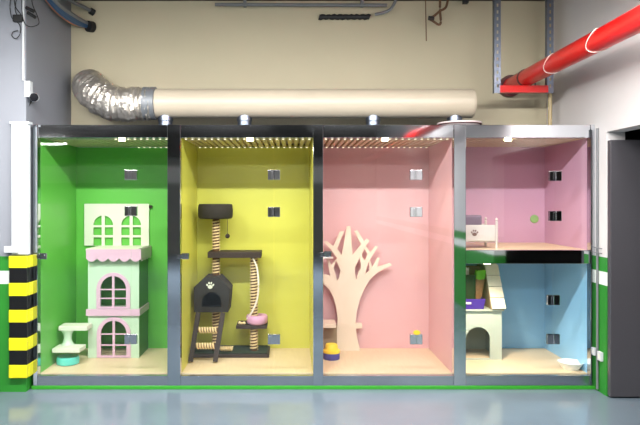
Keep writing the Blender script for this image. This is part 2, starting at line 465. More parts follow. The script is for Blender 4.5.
# ------------------------------------------------------------------ yellow bay: cat tree
def helix(bm, c, r, z0, z1, tr, pitch, n=10, axis='Z'):
    turns = (z1-z0)/pitch; k = int(turns*n); pts = []
    for i in range(k+1):
        a = 2*PI*i/n; h = z0 + (z1-z0)*i/k
        if axis == 'Z': pts.append(Vector((c[0]+r*math.cos(a), c[1]+r*math.sin(a), h)))
        else: pts.append(Vector((h, c[1]+r*math.cos(a), c[2]+r*math.sin(a))))
    tube(bm, pts, tr, 6)
def rope_post(par, x, y, z0, z1, r=.033, pitch=.028, name='rope_post'):
    bm = B(); tube(bm, [(x,y,z0),(x,y,z1)], r, 16); o = link(name, bm, 'rope_dark', par, smooth=40)
    bm = B(); helix(bm, (x,y), r+.002, z0+.008, z1-.008, pitch*.27, pitch, 12); link('rope', bm, 'rope', o, base=BASE[par.name], smooth=60)
    return o
Yt = .64
p1, p2 = wx(216,Yt), wx(254,Yt)
ct = thing('cat_tree', 'dark brown multi level cat tree with rope wrapped posts', 'cat tree', (wx(228,Yt), .68, ZF))
bz = ZF + .035
bm = B(); box(bm, wx(187,.53), wx(269,.53), .53, .86, ZF, bz, .006); link('base_board', bm, 'dark_brown', ct)
bm = B(); box(bm, wx(187,.53)+.02, wx(269,.53)-.02, .545, .845, bz+.0005, bz+.01, .003); link('base_carpet', bm, 'dark_green_carpet', ct)
bz += .0105
hY0, hY1 = .47, .76
hz = lambda py: wz(py, hY0)
zh0, zh1 = hz(312.3), hz(277.3)
zs0, zs1 = wz(258,.55), wz(252,.55)
zbk = wz(219,Yt-.12)
rope_post(ct, p1, Yt, bz, zh0-.001)
rope_post(ct, p1, Yt, zh1+.001, zs0-.001)
rope_post(ct, p1, Yt, zs1+.001, zbk-.001)
zt0, zt1 = wz(329,.56), wz(325.5,.56)
rope_post(ct, p2, Yt, bz, zt0-.001)
rope_post(ct, p2, Yt, zt1+.001, zs0-.001)
# shelf
Ys = .55
bm = B(); box(bm, wx(207.5,Ys), wx(261,Ys), Ys, .80, zs0, zs1, .004); link('shelf', bm, 'dark_brown', ct)
# round bed on top
bm = B(); cxb = wx(215.5,Yt); rb = (wx(233,Yt)-wx(198,Yt))/2
lathe(bm, [(0,zbk),(rb*.9,zbk),(rb*.98,zbk+.015),(rb,zbk+.08),(rb*.97,zbk+.125),(rb*.92,zbk+.14),(rb*.84,zbk+.13),(rb*.8,zbk+.05),(0,zbk+.045)], (cxb,Yt,0), 36)
link('round_bed', bm, 'charcoal_plush', ct, smooth=50)
# hanging pompom
bm = B(); c = W(227.5,236,.52); bmesh.ops.create_uvsphere(bm, u_segments=16, v_segments=10, radius=.022, matrix=Matrix.Translation(c))
o = link('pompom', bm, 'brown_plush', ct, smooth=60)
bm = B(); tube(bm, [c+Vector((0,0,.02)), (c.x, c.y, zbk+.03)], .0025, 6); link('string', bm, 'black_rubber', o, base=BASE[ct.name])
# house pod
def hx(px): return wx(px, hY0)
outl = [(hx(194),zh0),(hx(228),zh0),(hx(230),hz(289)),(hx(218.6),zh1),(hx(204.4),zh1),(hx(193.6),hz(287.5))]
hc = hx(211.5); door = arch(hc, .088, hz(307), hz(292), rise=.088)
pod = None
bm = B(); plate(bm, outl, hY0, hY0+.016, [door]); pod = link('house_front', bm, 'charcoal_plush', ct)
bm = B()
inner = [((x-hc)*.90+hc, (z-(zh0+zh1)/2)*.90+(zh0+zh1)/2) for x, z in outl]
plate(bm, outl, hY0+.0165, hY1-.012, [inner]); plate(bm, outl, hY1-.0115, hY1)
link('house_shell', bm, 'brown_plush', ct)
bm = B()
pc = (hx(210.2), hz(285.5))
def disc(bm, x, z, rx, rz, y0, y1, n=16, rot=0):
    pts = []
    for i in range(n):
        a = 2*PI*i/n; u, v = rx*math.cos(a), rz*math.sin(a)
        pts.append((x+u*math.cos(rot)-v*math.sin(rot), z+u*math.sin(rot)+v*math.cos(rot)))
    plate(bm, pts, y0, y1)
def paw(bm, x, z, s, y0, y1):
    disc(bm, x, z-s*.35, s*.62, s*.5, y0, y1)
    for dx, dz, ro in ((-.78,.15,.5), (-.28,.62,.15), (.28,.62,-.15), (.78,.15,-.5)): disc(bm, x+dx*s, z+dz*s, s*.22, s*.32, y0, y1, rot=ro)
paw(bm, *pc, .036, hY0-.004, hY0-.0005); link('paw_print', bm, 'off_white', pod, base=BASE[ct.name])['label'] = 'white paw print'
# ladder
def slant(bm, a, b, w, d):
    a, b = Vector(a), Vector(b); t = (b-a).normalized()
    u = Vector((1,0,0)); v = t.cross(u).normalized(); u = v.cross(t)
    vs = [bm.verts.new(p + u*(sx*w/2) + v*(sy*d/2)) for p in (a,b) for sx, sy in ((-1,-1),(1,-1),(1,1),(-1,1))]
    for q in ((0,1,2,3),(7,6,5,4),(0,4,5,1),(1,5,6,2),(2,6,7,3),(3,7,4,0)): bm.faces.new([vs[i] for i in q])
ends = []
for a, b in ((198.3,190.8), (223,215.3)):
    top = W(a, 312.5, .448); bot = Vector((wx(b,.36), .345, ZF+.012)); ends.append((top, bot))
    bm = B(); slant(bm, top, bot, .042, .022); link('ladder_rail', bm, 'dark_brown', ct)
for f in (.36, .68):
    a = ends[0][0].lerp(ends[0][1], f); b = ends[1][0].lerp(ends[1][1], f)
    a.x += .022; b.x -= .022
    bm = B(); tube(bm, [a, b], .02, 12); o = link('rung', bm, 'rope_dark', ct, smooth=40)
    bm = B(); helix(bm, (0, a.y, a.z), .023, a.x+.008, b.x-.008, .009, .024, 12, 'X'); link('rope', bm, 'rope', o, base=BASE[ct.name], smooth=60)
# tray shelf
Yq = .56
bm = B(); box(bm, wx(236,Yq), wx(267,Yq), Yq, .80, zt0, zt1, .004)
link('tray_shelf', bm, 'dark_brown', ct)
# hanging cord
bm = B(); tube(bm, smooth_path([W(253,258.2,.58), W(257,268,.57), W(258.5,285,.57), W(257,300,.57), W(252,312,.58), W(247,319,.6)]), .009, 8)
link('hanging_cord', bm, 'wire_white', ct, smooth=60)
# things on the tray
c = W(257.8, 325, .68); 
bm = B(); lathe(bm, [(.0,zt1+.001),(.085,zt1+.001),(.098,zt1+.012),(.1,zt1+.055),(.092,zt1+.066),(0,zt1+.07)], (wx(257.5,.66)-.0, .675, 0), 32)
# keep clear of the rope post: ring shaped cushion around it
bm.free(); bm = B()
lathe(bm, [(.048,zt1+.002),(.085,zt1+.002),(.1,zt1+.018),(.103,zt1+.07),(.095,zt1+.084),(.05,zt1+.084),(.046,zt1+.05),(.046,zt1+.01),(.048,zt1+.002)], (p2+.028,Yt+.004,0), 36)
o = link('ring_cushion', bm, 'cushion_pink', base=(p2+.028,Yt,zt1), smooth=50); tag(o, 'pink round cushion on the small tray shelf of the cat tree', 'cushion')
bm = B()
cc = W(242, 322, .6); cc.z = zt1 + .017
for dx, r in ((-.022,.016),(.0,.012),(.02,.015)): bmesh.ops.create_uvsphere(bm, u_segments=14, v_segments=8, radius=r, matrix=Matrix.Translation(cc+Vector((dx,0,r-.0165))))
o = link('cat_toy', bm, 'rope', base=(cc.x,cc.y,zt1), smooth=60); tag(o, 'small cream bone shaped toy beside the pink cushion', 'toy')
bm = B(); a = Vector((wx(220.5,.6), .585, bz+.026)); b = Vector((wx(232.5,.6), .605, bz+.026))
tube(bm, [a,b], .018, 12); helix(bm, (0,.595,bz+.026), .019, a.x, b.x, .008, .022, 12, 'X')
o = link('rope_roll', bm, 'rope', base=(a.x,.59,bz), smooth=60); tag(o, 'rope wrapped roll lying on the cat tree base behind the ladder', 'toy')

# ------------------------------------------------------------------ pink bay: tree cut-out
Yc = .80
def tp(u, v): return (wx(320+u/6.07, Yc), wz(220+v/6.07, Yc))
# right hand outline, measured from the crop (420..) then mirrored for the hidden left branches
spine = 330
R = [ (195,38),(205,45),  # spacer removed below
]
def cut(pts): return [tp(*p) for p in pts]
ct_x = 172
outer = [ # clockwise from trunk bottom left
 (72,808),(92,740),(104,660),(107,600),(100,540),(82,470),(55,420),(10,375),(-5,365),(-5,328),(5,326),
 (45,333),(62,338),(55,300),(42,235),(55,240),(68,272),(104,232),(62,175),(22,133),(40,127),(82,158),(120,70),(147,68),(104,175),(132,212),
 (163,38),(185,38),(198,210),(250,148),(208,68),(228,62),(268,130),(285,113),(300,125),(278,158),(305,195),(338,157),(352,162),(303,240),(318,285),
 (347,228),(362,232),(347,285),(425,262),(438,274),(400,292),(345,322),(300,365),(268,420),(242,485),(222,560),(215,630),(222,700),(236,760),(246,797)]
holes = [[(97,245),(112,275),(124,305),(116,350),(105,365),(92,325),(83,290)],
         [(240,232),(248,268),(247,292),(232,320),(220,362),(212,320),(214,283)],
         [(270,175),(288,207),(276,240),(266,244),(253,212)],
         [(296,252),(300,285),(300,308),(276,324),(283,290)]]
bm = B(); plate(bm, cut(outer), Yc, Yc+.02, [cut(h) for h in holes])
tb = thing('tree_shelf', 'flat cream wooden tree cut-out standing against the pink wall', 'cat shelf', (wx(346,Yc), Yc, ZF))
bmesh.ops.recalc_face_normals(bm, faces=list(bm.faces))
zmin = min(v.co.z for v in bm.verts)
for v in bm.verts:
    if v.co.z < ZF+.06: v.co.z = ZF if v.co.z < ZF+.04 else v.co.z
link('tree_board', bm, 'tree_board', tb)
bm = B(); box(bm, wx(325,0)+.005, wx(335,.72), .58, .797, wz(328,.58), wz(324,.58), .003)
link('shelf', bm, 'tree_board', tb)
bm = B(); box(bm, wx(352,.80), wx(362,.82), Yc+.021, .9, wz(328.5,.82), wz(324,.82), .002); link('shelf', bm, 'tree_board', tb)
bm = B(); box(bm, wx(325,0)+.005, wx(337,.70), .70, .797, ZF, wz(328,.58)-.001)
link('shelf_support', bm, 'kennel_tan', tb)['label'] = 'brown box below the shelf'
# toy caught on a branch
bm = B(); c = tp(50,243)
box(bm, c[0]-.075, c[0]+.045, Yc-.07, Yc-.002, c[1]+.02, c[1]+.036, .004)
o = thing('branch_perch', 'small blue and white perch on a left branch of the tree cut-out', 'perch', (c[0],Yc-.03,c[1]))
link('perch_board', bm, 'plate_white', o)
bm = B(); box(bm, c[0]-.055, c[0]+.02, Yc-.055, Yc-.015, c[1]+.0365, c[1]+.062, .006); link('perch_pad', bm, 'toy_blue', o)
# yellow and blue toy on the floor
Yy = .50
c = Vector((wx(331.5,Yy), Yy, ZF)); r = .077
o = thing('cat_toy_drum', 'yellow domed toy with blue base on the pink cubicle floor', 'toy', c)
bm = B(); lathe(bm, [(r*.94,0),(r,.006),(r,.055),(r*.97,.06)], c, 32); link('toy_base', bm, 'toy_blue', o, smooth=40)
bm = B(); lathe(bm, [(r*1.03,.0605),(r*1.05,.068),(r*1.0,.085),(r*.8,.09),(r*.76,.125),(r*.66,.138),(0,.142)], c, 32); link('toy_cap', bm, 'toy_yellow', o, smooth=40)
# yellow tag on the pink hinge
xs = wx(416,0); z = wz(332.5,0)
bm = B(); disc(bm, xs+.002, z+.004, .03, .02, -.022, -.0175)
o = link('paper_tag', bm, 'tag_yellow', base=(xs,-.02,z)); tag(o, 'small yellow tag above the lowest hinge of the pink cubicle', 'tag')

# ------------------------------------------------------------------ mauve bay: crib
ZP = wz(250,0); Yk = .16
cr = thing('pet_crib', 'small white pet crib with a paw print on its front panel', 'crib', (1.67,.3,ZP))
ka, kb = 1.515, wx(495.5,Yk)
for (yy, nm) in ((Yk,'front_panel'), (Yk+.30,'back_panel')):
    bm = B(); box(bm, ka, kb, yy, yy+.016, wz(241,Yk), wz(225,Yk), .003); fp = link(nm, bm, 'crib_white', cr)
    if yy == Yk:
        bm = B(); paw(bm, wx(474.5,Yk), wz(233,Yk), .032, Yk-.004, Yk-.0005); link('paw_print', bm, 'paw_brown', fp, base=BASE[cr.name])
for yy in (Yk+.008, Yk+.308):
    for xx in (ka-.012, kb+.0125):
        bm = B(); zt_ = wz(221.5,Yk)
        lathe(bm, [(.0115,ZP),(.0115,zt_),(.006,zt_+.004),(.013,zt_+.016),(.009,zt_+.026),(0,zt_+.03)], (xx,yy,0), 14); link('corner_post', bm, 'crib_white', cr, smooth=40)
bm = B(); box(bm, ka, kb, Yk+.017, Yk+.299, ZP+.055, ZP+.075); link('bed_base', bm, 'crib_white', cr)
bm = B(); box(bm, ka+.005, kb-.005, Yk+.02, Yk+.29, ZP+.0755, ZP+.11, .012); link('mattress', bm, 'lilac_cloth', cr)
for xx in (ka-.02, kb+.004):
    bm = B(); box(bm, xx, xx+.016, Yk+.03, Yk+.29, ZP+.08, ZP+.10); link('end_rail', bm, 'crib_white', cr)
bm = B(); box(bm, 1.52, wx(482,.35), .34, .43, ZP+.111, wz(215,.35), .02)
o = link('pillow', bm, 'lilac_cloth', base=(1.6,.37,ZP+.11)); tag(o, 'grey lilac pillow propped at the back of the white crib', 'pillow')
bm = B(); c = W(534.3,219,DB); lathe(bm, [(.036,-.012),(.04,-.010),(.042,-.0005)], (c.x,DB,c.z), 28, axis='Y')
o = link('round_cap', bm, 'disc_green', base=c, smooth=40); tag(o, 'pale green round cap on the mauve back wall', 'cap')

# ------------------------------------------------------------------ blue bay: kennel, planter, bowl
Yg = .46
kn = thing('kennel', 'grey kennel with arched doorway and cream tiled roof', 'kennel', (1.72,.65,ZF))
gx0, gx1 = 1.50, wx(501.8,Yg)
gz = wz(311,Yg)
bm = B(); dcx = wx(478,Yg)
plate(bm, [(gx0,ZF),(gx1,ZF),(gx1,gz),(gx0,gz)], Yg, Yg+.016, [arch(dcx, .112, ZF+.012, wz(327,Yg))])
link('front_wall', bm, 'kennel_grey', kn)
for a in (gx0, gx1-.016):
    bm = B(); box(bm, a, a+.016, Yg+.0165, .88, ZF, gz); link('side_wall', bm, 'kennel_grey', kn)
bm = B(); box(bm, gx0, gx1, .8805, .895, ZF, gz); link('back_wall', bm, 'kennel_grey', kn)
bm = B(); box(bm, gx0, gx1+.015, Yg-.02, .895, gz+.0005, gz+.014, .002); link('top_board', bm, 'kennel_grey', kn)
# roof: tiles rise on a slope at the right end, the rest is an open recess
e0 = Vector((0, Yg-.02, gz+.016)); e1 = Vector((0, Yg+.20, wz(265.2,Yg+.2)))
rx1 = wx(505.2,Yg-.02); rx0 = wx(491.8,Yg-.02)
sl = (e1-e0); nrm = Vector((0,-sl.z,sl.y)).normalized()
bm = B()
for s0 in (rx0, rx1-.014):
    plate(bm, [(e0.y+.012,e0.z),(e1.y+.012,e1.z),(.89,e1.z),(.89,e0.z)], s0, s0+.012, plane='YZ')
link('roof_side', bm, 'kennel_tan', kn)
bm = B(); box(bm, gx0, rx0-.001, .78, .80, gz+.0145, e1.z-.02); link('roof_recess', bm, 'kennel_tan', kn)
for k in range(4):
    a = e0 + sl*(k/4); b = e0 + sl*((k+1)/4-.012)
    bm = B(); off = nrm*.014
    A = [a+off*1.0, a+off*2.0, b+off*1.6, b+off*.4]
    vs = [[bm.verts.new((x, p.y, p.z)) for p in A] for x in (rx0, rx1)]
    for i in range(4): bm.faces.new((vs[0][i], vs[0][(i+1)%4], vs[1][(i+1)%4], vs[1][i]))
    bm.faces.new(vs[0][::-1]); bm.faces.new(vs[1])
    link('roof_tile', bm, 'tile_cream', kn)
bm = B(); box(bm, rx0, rx1, e1.y+.006, .89, e1.z-.004, e1.z+.008); link('roof_top', bm, 'tile_cream', kn)
# planter tray with bags
tz = gz+.0145
tx0, tx1 = 1.505, wx(485.5,Yg)
pb = thing('purple_tub', 'purple plastic tub on the kennel top', 'tub', (1.6,.55,tz))
bm = B()
y0_, y1_ = Yg+.0, Yg+.2
def tub(bm, z0, z1, inset, th):
    o = [(tx0,y0_),(tx1,y0_),(tx1,y1_),(tx0,y1_)]
    cx, cy = (tx0+tx1)/2, (y0_+y1_)/2
    def rg(sc, z, d=0): return [bm.verts.new((cx+(x-cx)*sc-(d if x>cx else -d), cy+(y-cy)*sc-(d if y>cy else -d), z)) for x, y in o]
    L = [rg(inset,z0), rg(1,z1), rg(1,z1,th), rg(inset,z0+th,th)]
    for A, E in zip(L, L[1:]):
        for i in range(4): bm.faces.new((A[i],A[(i+1)%4],E[(i+1)%4],E[i]))
    bm.faces.new(L[0][::-1]); bm.faces.new(L[3])
tub(bm, tz, tz+.095, .9, .006); link('tub_body', bm, 'purple_plastic', pb)
bm = B(); box(bm, wx(466,Yg), wx(471,Yg), y0_-.001-.004, y0_-.0005+.002, tz+.05, tz+.066); link('sticker', bm, 'plate_white', pb)
# three bags
def bag(name, m, x0, x1, y, z0, z1, lean, label, yth=.05, top=None):
    bm = B(); n = 8
    for i in range(n+1):
        pass
    rows = []
    for j in range(n+1):
        t = j/n; w = math.sin(PI*min(1,max(0,(t*.86+.07))))**.5; th = yth*w
        xa = x0 + lean*t; xb = x1 + lean*t; zz = z0+(z1-z0)*t
        row = []
        for i in range(12):
            a = 2*PI*i/12
            cx, sx_ = math.cos(a), math.sin(a)
            row.append(bm.verts.new(((xa+xb)/2 + (xb-xa)/2*math.copysign(abs(cx)**.5,cx), y + th/2*math.copysign(abs(sx_)**.8,sx_), zz + .006*math.sin(5*a+j))))
        rows.append(row)
    for A, E in zip(rows, rows[1:]):
        for i in range(12): bm.faces.new((A[i],A[(i+1)%12],E[(i+1)%12],E[i]))
    bm.faces.new(rows[0][::-1]); bm.faces.new(rows[-1])
    if top is not None:
        for f in bm.faces:
            if f.calc_center_median().z > top: f.material_index = 1
    o = link(name, bm, [m, 'bag_green'] if top is not None else m, base=((x0+x1)/2,y,z0), smooth=60); tag(o, label, 'bag'); return o
zb = tz+.012
bag('pet_treat_bag', 'bag_brown', wx(471,.55), wx(482,.55), .60, zb, wz(270.5,.58), .055, 'brown snack bag with green top leaning right in the purple tub', .06, wz(279,.58))
bag('pet_food_bag', 'bag_dark', 1.525, wx(475.5,.55), .545, zb, wz(275,.55), .0, 'dark green food bag at the front of the purple tub', .05)
bag('paper_bag', 'plate_white', 1.53, wx(470,.6), .635, zb, wz(268,.6), -.0, 'small white bag at the back of the purple tub', .03)
# bowl
c = Vector((wx(570.5,.15), .15, ZF)); r = 12.3*S*rr(.15)
bm = B(); lathe(bm, [(r*.58,0),(r*.6,.006),(r*.78,.03),(r*.96,.06),(r*1.0,.066),(r*.96,.066),(r*.75,.036),(r*.5,.014),(0,.012)], c, 40)
o = link('pet_bowl', bm, 'bowl_white', base=c, smooth=40); tag(o, 'white bowl on the floor of the blue cubicle', 'bowl')

# ------------------------------------------------------------------ ducting on the cabinet
Yd = .45; zd = wz(103.5,Yd); rd = .134
vd = thing('ventilation_duct', 'long cream round duct lying above the cabinet', 'duct', (.2,Yd,ZT))
bm = B(); xa, xb = wx(155,Yd), wx(473,Yd)
lathe(bm, [(rd*.8,xa),(rd,xa+.002),(rd,xb-.035),(rd*.985,xb-.012),(rd*.93,xb-.002),(rd*.85,xb),(0,xb)], (0,Yd,zd), 40, axis='X')
link('pipe', bm, 'duct_cream', vd, smooth=35)
for px in (165.5, 244.5, 373, 454.5):
    x = wx(px,Yd); bm = B(); w = .068
    lathe(bm, [(w*.94,ZT-.0035),(w*.94,ZT+.03),(w,ZT+.033),(w,ZT+.05),(w*.94,ZT+.053),(w*.94,ZT+.085),(w*1.02,ZT+.09),(w*1.02,ZT+.118),(w,ZT+.16)], (x,Yd,0), 28)
    link('collar', bm, 'galvanised', vd, smooth=35)
fd = thing('flexible_duct', 'crinkled silver foil duct bending from the cream duct into the wall', 'duct', (wx(110,.5),.5,ZT))
path = smooth_path([W(152,104,.45), W(140,104,.45), W(124,104.5,.45), W(110,102.5,.47), W(99,96,.54), W(92,90,.66), W(90,87,.80), W(90,86,.94)], 14)
bm = B(); rads = []; n = 40
for i in range(len(path)):
    base_r = .146 + .012*min(1, i/50)
    pl = .005*math.sin(i*1.35)
    rads.append([base_r + pl + random.uniform(-.007,.007) + .005*math.sin(3*(2*PI*k/n)+i*.4) for k in range(n)])
tube(bm, path, rads, n, up=Vector((0,0,1)))
for v in bm.verts: v.co.y = min(v.co.y, .9485)
link('foil_hose', bm, 'foil', fd, smooth=25)
bm = B(); xm0, xm1 = wx(144,Yd), wx(156.5,Yd)
lathe(bm, [(rd*1.01,xm0),(rd*1.13,xm0+.004),(rd*1.13,xm1-.004),(rd*1.02,xm1)], (0,Yd,zd), 40, axis='X'); link('tape_band', bm, 'grey_tape', fd, smooth=35)
c = Vector((wx(459.5,.13), .13, ZT+.001)); r = 22*S*rr(.13)
bm = B(); lathe(bm, [(0,0),(r*.75,0),(r*.96,.018),(r,.030),(r*.98,.033),(r*.9,.030),(r*.7,.012),(0,.01)], c, 40)
pt = thing('serving_tray', 'white round tray with dark red underside on the cabinet top', 'tray', c)
link('tray', bm, 'plate_white', pt, smooth=50)
bm = B(); lathe(bm, [(r*.965,.012),(r*.985,.019),(r*.97,.0185)], c, 40); link('rim_band', bm, 'dark_red', pt, smooth=50)

# ------------------------------------------------------------------ red pipe and its hanger
XPp, ZPp, RP = 2.195, 2.735, .078
fp = thing('fire_pipe', 'large red fire pipe running overhead towards the viewer', 'pipe', (XPp,0,ZPp))
bm = B(); tube(bm, [(XPp,.945,ZPp),(XPp,-12.95,ZPp)], RP, 36); link('pipe', bm, 'red_paint', fp, smooth=40)
bm = B(); tube(bm, [(XPp,.945,ZPp),(XPp,.87,ZPp)], RP+.03, 32); link('wall_flange', bm, 'dark_red', fp, smooth=40)
bm = B(); tube(bm, [(XPp,.50,ZPp),(XPp,.478,ZPp)], RP+.006, 36); link('coupling_ring', bm, 'dark_red', fp, smooth=40)
for yy in (-.12, -.85):
    bm = B(); tube(bm, [Vector((XPp+(RP+.003)*math.cos(a), yy+.05*math.sin(a*2), ZPp+(RP+.003)*math.sin(a))) for a in [2*PI*i/40 for i in range(41)]], .003, 6); link('wire_tie', bm, 'wire_white', fp)
Yh = .47
ph = thing('pipe_hanger', 'hanger of two perforated channels and a red crossbar under the red pipe', 'hanger', (wx(523,Yh),Yh,2.6))
zc0, zc1 = wz(93.5,Yh), ZPp-RP-.001
for px in (496.5, 549):
    x = wx(px,Yh); w = .03; bm = B()
    hl = []; z = zc0+.05
    while z < ZC-.06:
        hl.append([(x-.008,z),(x+.008,z),(x+.008,z+.03),(x-.008,z+.03)]); z += .062
    plate(bm, [(x-w,zc0),(x+w,zc0),(x+w,ZC-.002),(x-w,ZC-.002)], Yh-.03, Yh-.026, hl)
    for s in (-1,1):
        a, b = sorted((x+s*w, x+s*(w-.004))); box(bm, a, b, Yh-.0258, Yh+.02, zc0, ZC-.002)
    link('channel', bm, 'galvanised', ph)
bm = B(); x0, x1 = wx(499.8,Yh)+.002, wx(546,Yh)-.002
zt_ = zc1; zb_ = wz(93,Yh)
box(bm, x0-.01, x1+.01, Yh-.034, Yh-.0302, zb_, zt_); box(bm, x0, x1, Yh-.03, Yh+.02, zt_-.004, zt_); box(bm, x0, x1, Yh-.03, Yh+.02, zb_, zb_+.004)
link('crossbar', bm, 'red_paint', ph)
bm = B(); x = wx(534.5,Yh); box(bm, x-.006, x+.006, Yh-.02, Yh-.01, zt_, zt_+.05); link('clip', bm, 'dark_red', ph)
bm = B(); x = wx(550,.6); tube(bm, [(x,.6,ZT-.002),(x,.6,3.59)], .018, 14)
o = link('conduit', bm, 'beige_pipe', base=(x,.6,ZT), smooth=40); tag(o, 'thin beige vertical pipe rising from the right end of the cabinet', 'pipe')

# ------------------------------------------------------------------ cables and pipes under the ceiling
cb = thing('cable_bundle', 'bundle of thick blue and orange cables ending in the wall top left', 'cables', W(75,12,.9))
for i, (m, off, r) in enumerate((('cable_orange',(-2.5,4.5),.014),('cable_blue',(0,1.8),.02),('cable_blue',(1,-.6),.022),('cable_blue',(-1.5,3.6),.018),('cable_grey',(3,-3),.024),('cable_grey',(4.5,-3.5),.01))):
    u, v = off
    bm = B(); tube(bm, smooth_path([W(44+u,-8+v*.2,.12), W(58+u*.8,8+v*.6,.38), W(73+u*.6,19+v*.8,.66), W(84+u*.3,24+v*.5,.88), W(91,26+v*.3,.945)]), r, 8); link('cable', bm, m, cb, smooth=60)
bm = B(); tube(bm, [W(88,26.2,.90), W(92.5,27,.949)], .055, 20); link('cable_sleeve', bm, 'black_rubber', cb, smooth=40)
gc = thing('grey_pipe', 'bent grey pipe with black end above the cable bundle', 'pipe', W(90,10,.9))
bm = B(); tube(bm, smooth_path([W(63,-5,.5), W(74,2.5,.68), W(84,7,.84), W(91,11,.93)]), .018, 10); link('pipe', bm, 'cable_grey', gc, smooth=60)
bm = B(); tube(bm, [W(90,10.5,.92), W(94,13,.948)], .034, 14); link('end_sleeve', bm, 'black_rubber', gc, smooth=40)
lw = thing('loose_wiring', 'tangle of thin black wires hanging on the pier top left', 'wires', W(18,15,-.13))
Yw_ = -.13
for pts in ([(11,-4),(10,8),(12,18),(17,22),(20,26),(20,34),(16,38.5),(12,36),(13,32),(18,30.5)],
            [(17,-4),(15,8),(17,15),(20,16)], [(22,-4),(22,10),(24,22),(29,26.5),(35,26),(39,23),(37,15),(33,6),(31,-4)],
            [(14,-4),(15,6),(19,12),(23,17)]):
    bm = B(); tube(bm, smooth_path([W(p[0],p[1],Yw_+.01*math.sin(i*2)) for i, p in enumerate(pts)]), .0035, 6); link('wire', bm, 'black_rubber', lw, smooth=60)
for (a, b) in (((26,7.5),(34,11.5)), ((27.5,12.5),(35.5,17.5))):
    bm = B(); tube(bm, [W(*a,Yw_-.01), W(*b,Yw_-.01)], .014, 10); link('adaptor', bm, 'black_rubber', lw, smooth=40)
bm = B(); c = W(17.5,18.5,Yw_+.005); box(bm, c.x-.035, c.x+.045, c.y-.02, c.y+.024, c.z-.03, c.z+.03, .01); link('connector_box', bm, 'black_rubber', lw)
# security camera on the pier
sc = thing('security_camera', 'small white security camera with dark lens on the left pier', 'camera', (PX,-.06,wz(90,-.08)))
bm = B(); a = W(23.5,81,-.1); b = W(29,97,-.1)
box(bm, PX-.012, PX+.004, -.112, -.06, b.z, a.z, .003); box(bm, PX+.0005, PX+.035, -.11, -.05, b.z, a.z, .003); link('bracket', bm, 'white_plastic', sc)
bm = B(); c = W(34.5,97.5,-.05); tube(bm, [(PX+.03,-.08,b.z+.02), (c.x-.02,-.03,c.z)], .01, 10); link('arm', bm, 'grey_tape', sc)
bm = B(); dr = Vector((.35,-1,-.12)).normalized(); tube(bm, [c-dr*.05, c-dr*.045, c+dr*.05, c+dr*.054], [.026,.036,.036,.034], 24); link('body', bm, 'white_plastic', sc, smooth=40)
bm = B(); tube(bm, [c+dr*.0545, c+dr*.06, c+dr*.064], [.0345,.034,.02], 24); link('lens', bm, 'lens_black', sc, smooth=40)
bm = B(); tube(bm, smooth_path([c-dr*.05, W(30,103,-.02), W(27,108,-.06), W(25.5,104,-.07)]), .008, 8); link('cable', bm, 'black_rubber', sc, smooth=60)
bm = B(); x = wx(24,PY)-.0; tube(bm, [(x,PY-.012,wz(81,PY)),(x,PY-.012,ZC-.002)], .011, 10)
o = link('wall_conduit', bm, 'white_plastic', base=(x,PY-.01,2.6), smooth=40); tag(o, 'thin white conduit running up the pier above the security camera', 'conduit')
# ceiling pipes
bm = B(); tube(bm, [W(215,4.5,.85), W(387,5.2,.85)], .017, 12); hp = thing('ceiling_conduit', 'long horizontal grey pipe just under the ceiling', 'pipe', W(300,5,.85)); link('pipe', bm, 'cable_grey', hp, smooth=40)
for px in (245, 362):
    bm = B(); box(bm, wx(px-1.5,.85), wx(px+1.5,.85), .82, .87, wz(5,.85)-.02, ZC-.001); link('hanger_strap', bm, 'cable_grey', hp)
bm = B(); tube(bm, smooth_path([W(375,14.5,.8), W(384,12.5,.8), W(390,9.5,.8), W(394,4,.8), W(398,-6,.8)]), .015, 10)
o = link('bent_pipe', bm, 'grey_tape', base=W(385,10,.8), smooth=60); tag(o, 'short bent grey pipe curving down from the ceiling', 'pipe')
bm = B(); pts = [W(319+i*51/30,17.0+.5*math.sin(i*1.9),.925) for i in range(31)]
tube(bm, pts, [.026+random.uniform(-.003,.003) for _ in pts], 12)
o = link('insulation_roll', bm, 'black_rubber', base=W(344,17,.9), smooth=60); tag(o, 'short dark horizontal bar of pipe insulation on the cream wall', 'pipe insulation')
bm = B(); tube(bm, [W(425.5,-3,.7), W(426.3,41,.7)], .005, 8)
o = link('hanging_rod', bm, 'rust', base=W(426,20,.7), smooth=40); tag(o, 'thin dark rod hanging straight down from the ceiling', 'rod')
hk = thing('rusty_hook', 'rusty bent bracket hanging from the ceiling beside the thin rod', 'hook', W(440,12,.75))
bm = B(); tube(bm, smooth_path([W(440.3,-4,.75), W(440,10,.75), W(440.8,22,.75), W(438.5,24.5,.75), W(433,21,.75), W(429.5,18.5,.75), W(434,16,.75), W(440,11,.75), W(446,7,.75), W(448.5,-4,.75)], 5), .012, 8); link('rod', bm, 'rust', hk, smooth=60)
bm = B(); tube(bm, [W(428.5,18,.74), W(434,18.5,.74)], .02, 10); link('cap', bm, 'black_rubber', hk)
bm = B(); c = W(465.5,1.5,.8); box(bm, c.x-.025, c.x+.025, .77, .83, c.z-.02, ZC-.001, .004)
o = link('junction_block', bm, 'black_rubber', base=c); tag(o, 'tiny black block under the ceiling right of the rusty hook', 'junction box')

